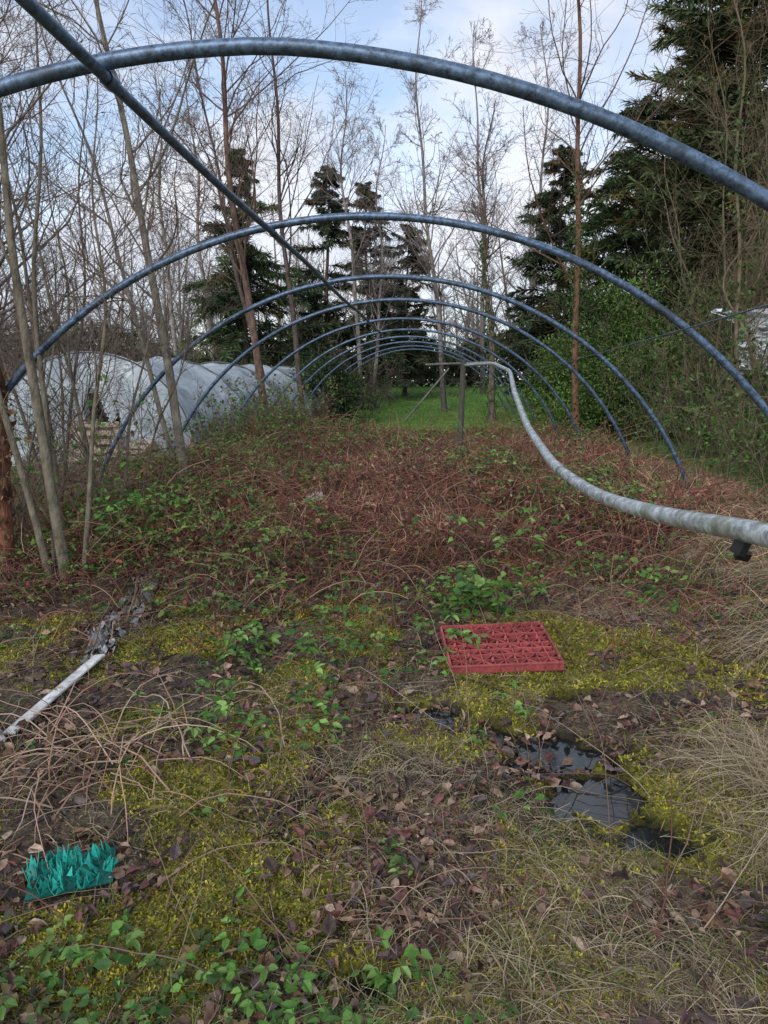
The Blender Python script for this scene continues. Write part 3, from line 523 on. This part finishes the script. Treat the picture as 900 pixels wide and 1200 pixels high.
# ------------------------------------------------------------------ covered polytunnel left
def coveredtunnel(cx,y0,y1,hw,ht,skew):
    e=empty('covered_polytunnel'); mb=MB(); nu,nv=90,200; a=np.linspace(0,math.pi,nu); yv=np.linspace(y0,y1,nv)
    A,YY=np.meshgrid(a,yv); ph=(YY-y0)/3.5; sag=(np.abs(np.sin(ph*math.pi)))**.6
    k=1-.13*sag-.07*(fbm(A*2.5,YY*.9,3,111)-.5)+.008*np.sin(A*22+YY*2)
    Xg=cx+skew*(YY-y0)+hw*np.cos(A)*k*(1-.06*np.sin(A)); Zg=ht*np.sin(A)**.75*k; V=np.stack([Xg,YY,Zg],-1).reshape(-1,3)
    i=(np.arange(nv-1)[:,None]*nu+np.arange(nu-1)[None,:]).ravel(); mb.add(V,np.stack([i,i+1,i+nu+1,i+nu],-1),(.6,.6,.6),0,True); mb.obj('cover',[M_sheet],e)
    for (yy,s) in ((y0,-1),(y1,1)):
        mb=MB(); ns=40; r=np.linspace(0,1,ns); A,R_=np.meshgrid(a,r)
        Xg=cx+skew*(yy-y0)+hw*np.cos(A)*(1-.06*np.sin(A))*R_; Zg=ht*np.sin(A)**.75*R_; Yg=yy+s*(.25*(1-R_**2)+.22*fbm(Xg*3.,Zg*.6,3,5)*(1-R_**6))
        V=np.stack([Xg,Yg,Zg],-1).reshape(-1,3); i=(np.arange(ns-1)[:,None]*nu+np.arange(nu-1)[None,:]).ravel(); Q=np.stack([i,i+1,i+nu+1,i+nu],-1)
        if s<0:
            cc=V[Q].mean(1); hole=(np.abs(cc[:,0]-(cx+.45)+.12*cc[:,2])<.30)&(cc[:,2]<1.15+.3*np.sin(cc[:,0]*9)); Q=Q[~hole]
        mb.add(V,Q,(.6,.6,.6),0,True); mb.obj('end_sheet',[M_sheet],e)
    mb=MB()
    for yy in np.arange(y0,y1+.1,3.5):
        P=np.stack([cx+skew*(yy-y0)+hw*np.cos(a)*(1-.06*np.sin(a))*.985,yy+0*a,ht*.985*np.sin(a)**.75],-1); mb.tubes(P[None],np.full((1,nu),.025),6,(.12,.12,.12))
    mb.box((cx+.35,y0+.9,.7),(1.6,.05,1.3),None,(.02,.02,.02))  # black panel added behind the doorway to stand in for the shade inside
    for k in range(5): mb.box((cx-.9+k*.4,y0+.4,.25+.3*(k%2)),(.5,.4,.5),rotm(0,0,k),(.09,.07,.05))
    mb.obj('frame_contents_shade_panel',[M_wood],e)
coveredtunnel(-6.25,13.4,27.5,1.95,2.12,.05)
for (px,py,pz,rx,rz) in [(-5.95,12.7,.46,-28,12),(-5.5,12.85,.30,-60,-25)]:
    pr=rotm(math.radians(rx),0,math.radians(rz)); pc=np.array([px,py,pz]); mb=MB()
    for k in range(6): mb.box(pc+pr@np.array([0,0,-.42+k*.165]),(.85,.02,.10),pr,(.38,.31,.23))
    for k in (-.38,0,.38): mb.box(pc+pr@np.array([k,.06,0]),(.09,.09,.95),pr,(.3,.25,.18))
    for k in range(3): mb.box(pc+pr@np.array([0,.12,-.4+k*.4]),(.85,.02,.10),pr,(.32,.26,.2))
    mb.obj('wooden_pallet',[M_wood])
def crumple(name,cx,cy,z0,w,l,rot,amp,col,nx=50,ny=70,mat=None,vert=False,hole=.36):
    mb=MB(); u,v=np.meshgrid(np.linspace(-1,1,nx),np.linspace(-1,1,ny)); n1=fbm(u*3+cx,v*5+cy,4,121); edge=1+.5*(fbm(v*3,v*0+cx,3,122)-.5)
    x=u*w*.5*edge+.6*w*(fbm(v*2.2,v*0,2,124)-.5); y=v*l*.5; z=amp*(np.abs(n1-.5)*2.2+.5*fbm(u*9,v*14,2,125))
    V=np.stack([x,z,y],-1) if vert else np.stack([x,y,z],-1)
    V=V.reshape(-1,3)@rotm(0,0,rot).T+np.array([cx,cy,z0])
    if not vert: V[:,2]+=H(V[:,0],V[:,1])
    cc=np.tile(np.array(col),(len(V),1))*(.25+1.4*fbm(u*4,v*9,4,126).reshape(-1,1)); Q=(np.arange(ny-1)[:,None]*nx+np.arange(nx-1)[None,:]).ravel(); Q=np.stack([Q,Q+1,Q+nx+1,Q+nx],-1)
    hol=fbm(u*3.5+7,v*9,4,127).reshape(-1)[Q[:,0]]<hole; Q=Q[~hol]
    mb.add(V,Q,cc,0,True); return mb.obj(name,[mat or M_litter])
crumple('plastic_sheeting',5.75,13.2,2.25,1.5,1.1,.2,.4,(.85,.9,.95),vert=True,hole=.3)
crumple('plastic_sheeting',-2.12,4.85,.005,.22,2.1,.18,.05,(.24,.235,.23),hole=.50)
crumple('plastic_sheeting',-1.98,4.15,.005,.12,.5,.5,.04,(.4,.4,.4),hole=.47)
crumple('plastic_bag',-1.24,7.9,.26,.14,.18,.3,.10,(.6,.6,.6))
mb=MB(); R3=rotm(.05,-.15,-.05)
mb.box((-1.86,3.42,.055),(.06,.86,.014),R3,(.66,.66,.64)); mb.box((-1.89,3.42,.04),(.012,.86,.035),R3,(.5,.5,.5)); 
R4=rotm(.1,.2,.8); mb.box((-1.97,3.02,.05),(.04,.28,.010),R4,(.55,.55,.53))
ob=mb.obj('white_plastic_strip',[M_litter]); bv=ob.modifiers.new('b','BEVEL'); bv.width=.003
mb=MB(); 
for k in range(5): 
    P=np.linspace([-2.45+k*.09,2.9,.08+.03*k],[-2.2+k*.07,3.9,.03+.02*k],8); P[:,2]+=rng.normal(size=8)*.02; mb.tubes(P[None],np.full((1,8),.004),5,(.14,.09,.07))
for k in range(7): 
    P=np.linspace([-2.42+k*.03,2.95+k*.14,.09],[-2.06+k*.02,2.98+k*.14,.2],6); P[:,2]+=rng.normal(size=6)*.015; mb.tubes(P[None],np.full((1,6),.003),5,(.14,.09,.07))
mb.obj('wire_mesh',[M_wood])
mb=MB(); P=trunkpath((-3.50,5.75,-.05),(-3.50,5.8,1.72),S=40,wob=.03); R=.07*(1+.4*(vnoise(np.arange(40)*.5,np.zeros(40),3)-.5)); 
cc=np.stack([np.array([.16,.075,.045])*(.5+.9*vnoise(np.array([k*.6]),np.array([0.]),4)[0]) for k in range(40)]); mb.tubes(P[None],R[None],16,cc[None])
n=300; k=rng.integers(0,39,n); o=nrm(rng.normal(size=(n,3))*[1,1,0]); mb.leaves(P[k]+o*.07,rng.normal(size=(n,3))*[.4,.4,1],o,rng.uniform(.05,.12,n),rng.uniform(.03,.06,n),pal([(.24,.12,.07),(.32,.17,.1),(.12,.06,.04)],n),0,.3)
mb.obj('rotten_tree_trunk',[M_bark])
# ------------------------------------------------------------------ red crate
mb=MB(); Rc=rotm(math.radians(4),math.radians(-2),math.radians(5)); c0=np.array([.41,4.16,.065]); w,l,hh=.62,.56,.05
RED=(.40,.085,.085)
def cb(p,s,col=RED,r=None): mb.box(c0+Rc@np.array(p),s,Rc if r is None else Rc@r,np.array(col)*rng.uniform(.6,1.25))
cb((0,-l/2,0),(w,.012,hh)); cb((0,l/2,0),(w,.012,hh)); cb((-w/2,0,0),(.012,l-.02,hh)); cb((w/2,0,0),(.012,l-.02,hh))
cb((0,-l/2-.008,hh/2-.006),(w+.02,.005,.010));cb((0,-l/2-.008,-hh/2+.006),(w+.02,.005,.010))
for k in range(15): cb((-w/2+.024+k*(w-.048)/14,-l/2-.0075,0),(.007,.004,hh-.022))
nx,ny=10,8
for k in range(1,nx): cb((-w/2+k*w/nx,0,.005),(.006,l-.03,.034))
for k in range(1,ny): cb((0,-l/2+k*l/ny,.0065),(w-.03,.006,.028))
for i in range(nx):
    for j in range(ny):
        x=-w/2+(i+.5)*w/nx;y=-l/2+(j+.5)*l/ny
        s=1 if (i+j)%2==0 else -1
        cb((x,y,.012),(.082,.006,.010),r=rotm(0,0,math.radians(48*s)))
        if rng.random()<.45: cb((x+.02,y+.02,.026),(.012,.012,.022),(.46,.12,.12))
ob=mb.obj('red_plastic_crate',[M_plastic]); bv=ob.modifiers.new('b','BEVEL'); bv.width=.0012
# ------------------------------------------------------------------ teal seed tray
mb=MB(); Rt=rotm(.03,-.04,.35); c0=np.array([TR[0],TR[1],.045])
for i in range(7):
    for j in range(5):
        if (i in(0,6)) and (j in (0,4)): continue
        x=(i-3)*.038+rng.normal()*.006;y=(j-2)*.038+rng.normal()*.006; tl=rng.normal(size=2)*.35; h=rng.uniform(.018,.04)
        b=c0+Rt@np.array([x,y,-.02]); R2=Rt@rotm(tl[0],tl[1],rng.normal()*.5)
        col=np.array([.02,.36,.29])*rng.uniform(.45,1.4)
        for k in range(4):
            if rng.random()<.12: continue
            an=k*math.pi/2; ca,sa=math.cos(an),math.sin(an); s=.015; hk=h*rng.uniform(.7,1.3)
            pts=np.array([[s,-s*.8,0],[s,s*.8,0],[s*1.15,s*.4,hk*.55],[s*1.15,-s*.4,hk*.55]]); p2=np.array([[s*1.15,-s*.4,hk*.55],[s*1.15,s*.4,hk*.55],[s*1.3,.001,hk*1.2],[s*1.3,-.001,hk*1.2]])
            rz=np.array([[ca,-sa,0],[sa,ca,0],[0,0,1]])
            for q in (pts,p2): mb.add((q@rz.T)@R2.T+b,[[0,1,2,3]],col)
mb.box(c0+np.array([0,0,-.026]),(.26,.18,.005),Rt,(.006,.10,.085))
ob=mb.obj('plastic_seed_tray',[M_plastic]); so=ob.modifiers.new('s','SOLIDIFY'); so.thickness=.0018

# ------------------------------------------------------------------ world / light / camera
w=bpy.data.worlds.new('World'); scene.world=w; w.use_nodes=True; nt=w.node_tree; N=nt.nodes; L=nt.links; bg=N['Background']
sky=N.new('ShaderNodeTexSky'); sky.sky_type='NISHITA'; sky.sun_disc=False; SE,SR=32,200
sky.sun_elevation=math.radians(SE); sky.sun_rotation=math.radians(SR); sky.air_density=1.0; sky.dust_density=.6
tc=N.new('ShaderNodeTexCoord'); mp=N.new('ShaderNodeMapping'); mp.inputs['Scale'].default_value=(1,1,2.2); mp.inputs['Location'].default_value=(1.3,.4,0); L.new(tc.outputs['Generated'],mp.inputs[0])
no=N.new('ShaderNodeTexNoise'); no.inputs['Scale'].default_value=2.3; no.inputs['Detail'].default_value=7; no.inputs['Roughness'].default_value=.52; no.inputs['Distortion'].default_value=.3; L.new(mp.outputs[0],no.inputs[0])
rp=N.new('ShaderNodeValToRGB'); rp.color_ramp.elements[0].position=.44; rp.color_ramp.elements[0].color=(.22,.22,.22,1); rp.color_ramp.elements[1].position=.60; rp.color_ramp.elements[1].color=(.95,.95,.95,1); L.new(no.outputs[0],rp.inputs[0])
no2=N.new('ShaderNodeTexNoise'); no2.inputs['Scale'].default_value=3.2; no2.inputs['Detail'].default_value=6; L.new(mp.outputs[0],no2.inputs[0])
r2=N.new('ShaderNodeValToRGB'); r2.color_ramp.elements[0].position=.3; r2.color_ramp.elements[0].color=(5.8,6.2,7.2,1); r2.color_ramp.elements[1].position=.68; r2.color_ramp.elements[1].color=(9.6,9.6,10.,1); L.new(no2.outputs[0],r2.inputs[0])
sk=N.new('ShaderNodeVectorMath'); sk.operation='SCALE'; sk.inputs['Scale'].default_value=1.9; L.new(sky.outputs[0],sk.inputs[0])
mx=N.new('ShaderNodeMix'); mx.data_type='RGBA'; L.new(rp.outputs[0],mx.inputs['Factor']); L.new(sk.outputs[0],mx.inputs['A']); L.new(r2.outputs[0],mx.inputs['B']); L.new(mx.outputs['Result'],bg.inputs[0]); bg.inputs[1].default_value=.118
sd=bpy.data.lights.new('sun','SUN'); sd.energy=1.5; sd.angle=math.radians(14); sd.color=(1,.94,.84); so=bpy.data.objects.new('sun',sd); scene.collection.objects.link(so)
az=math.radians(SR); el=math.radians(SE); dirv=np.array([math.sin(az)*math.cos(el),math.cos(az)*math.cos(el),math.sin(el)])
from mathutils import Vector
so.rotation_euler=Vector(dirv.tolist()).to_track_quat('Z','Y').to_euler()
cd=bpy.data.cameras.new('camera'); cam=bpy.data.objects.new('camera',cd); scene.collection.objects.link(cam); scene.camera=cam
cam.location=(0,0,1.6); cam.rotation_euler=(math.radians(90-10.1),0,math.radians(3.6)); cd.sensor_fit='VERTICAL'; cd.sensor_height=36; cd.lens=26; cd.clip_end=1000; cd.clip_start=.05
scene.view_settings.view_transform='Standard'; scene.view_settings.look='None'; scene.view_settings.exposure=0
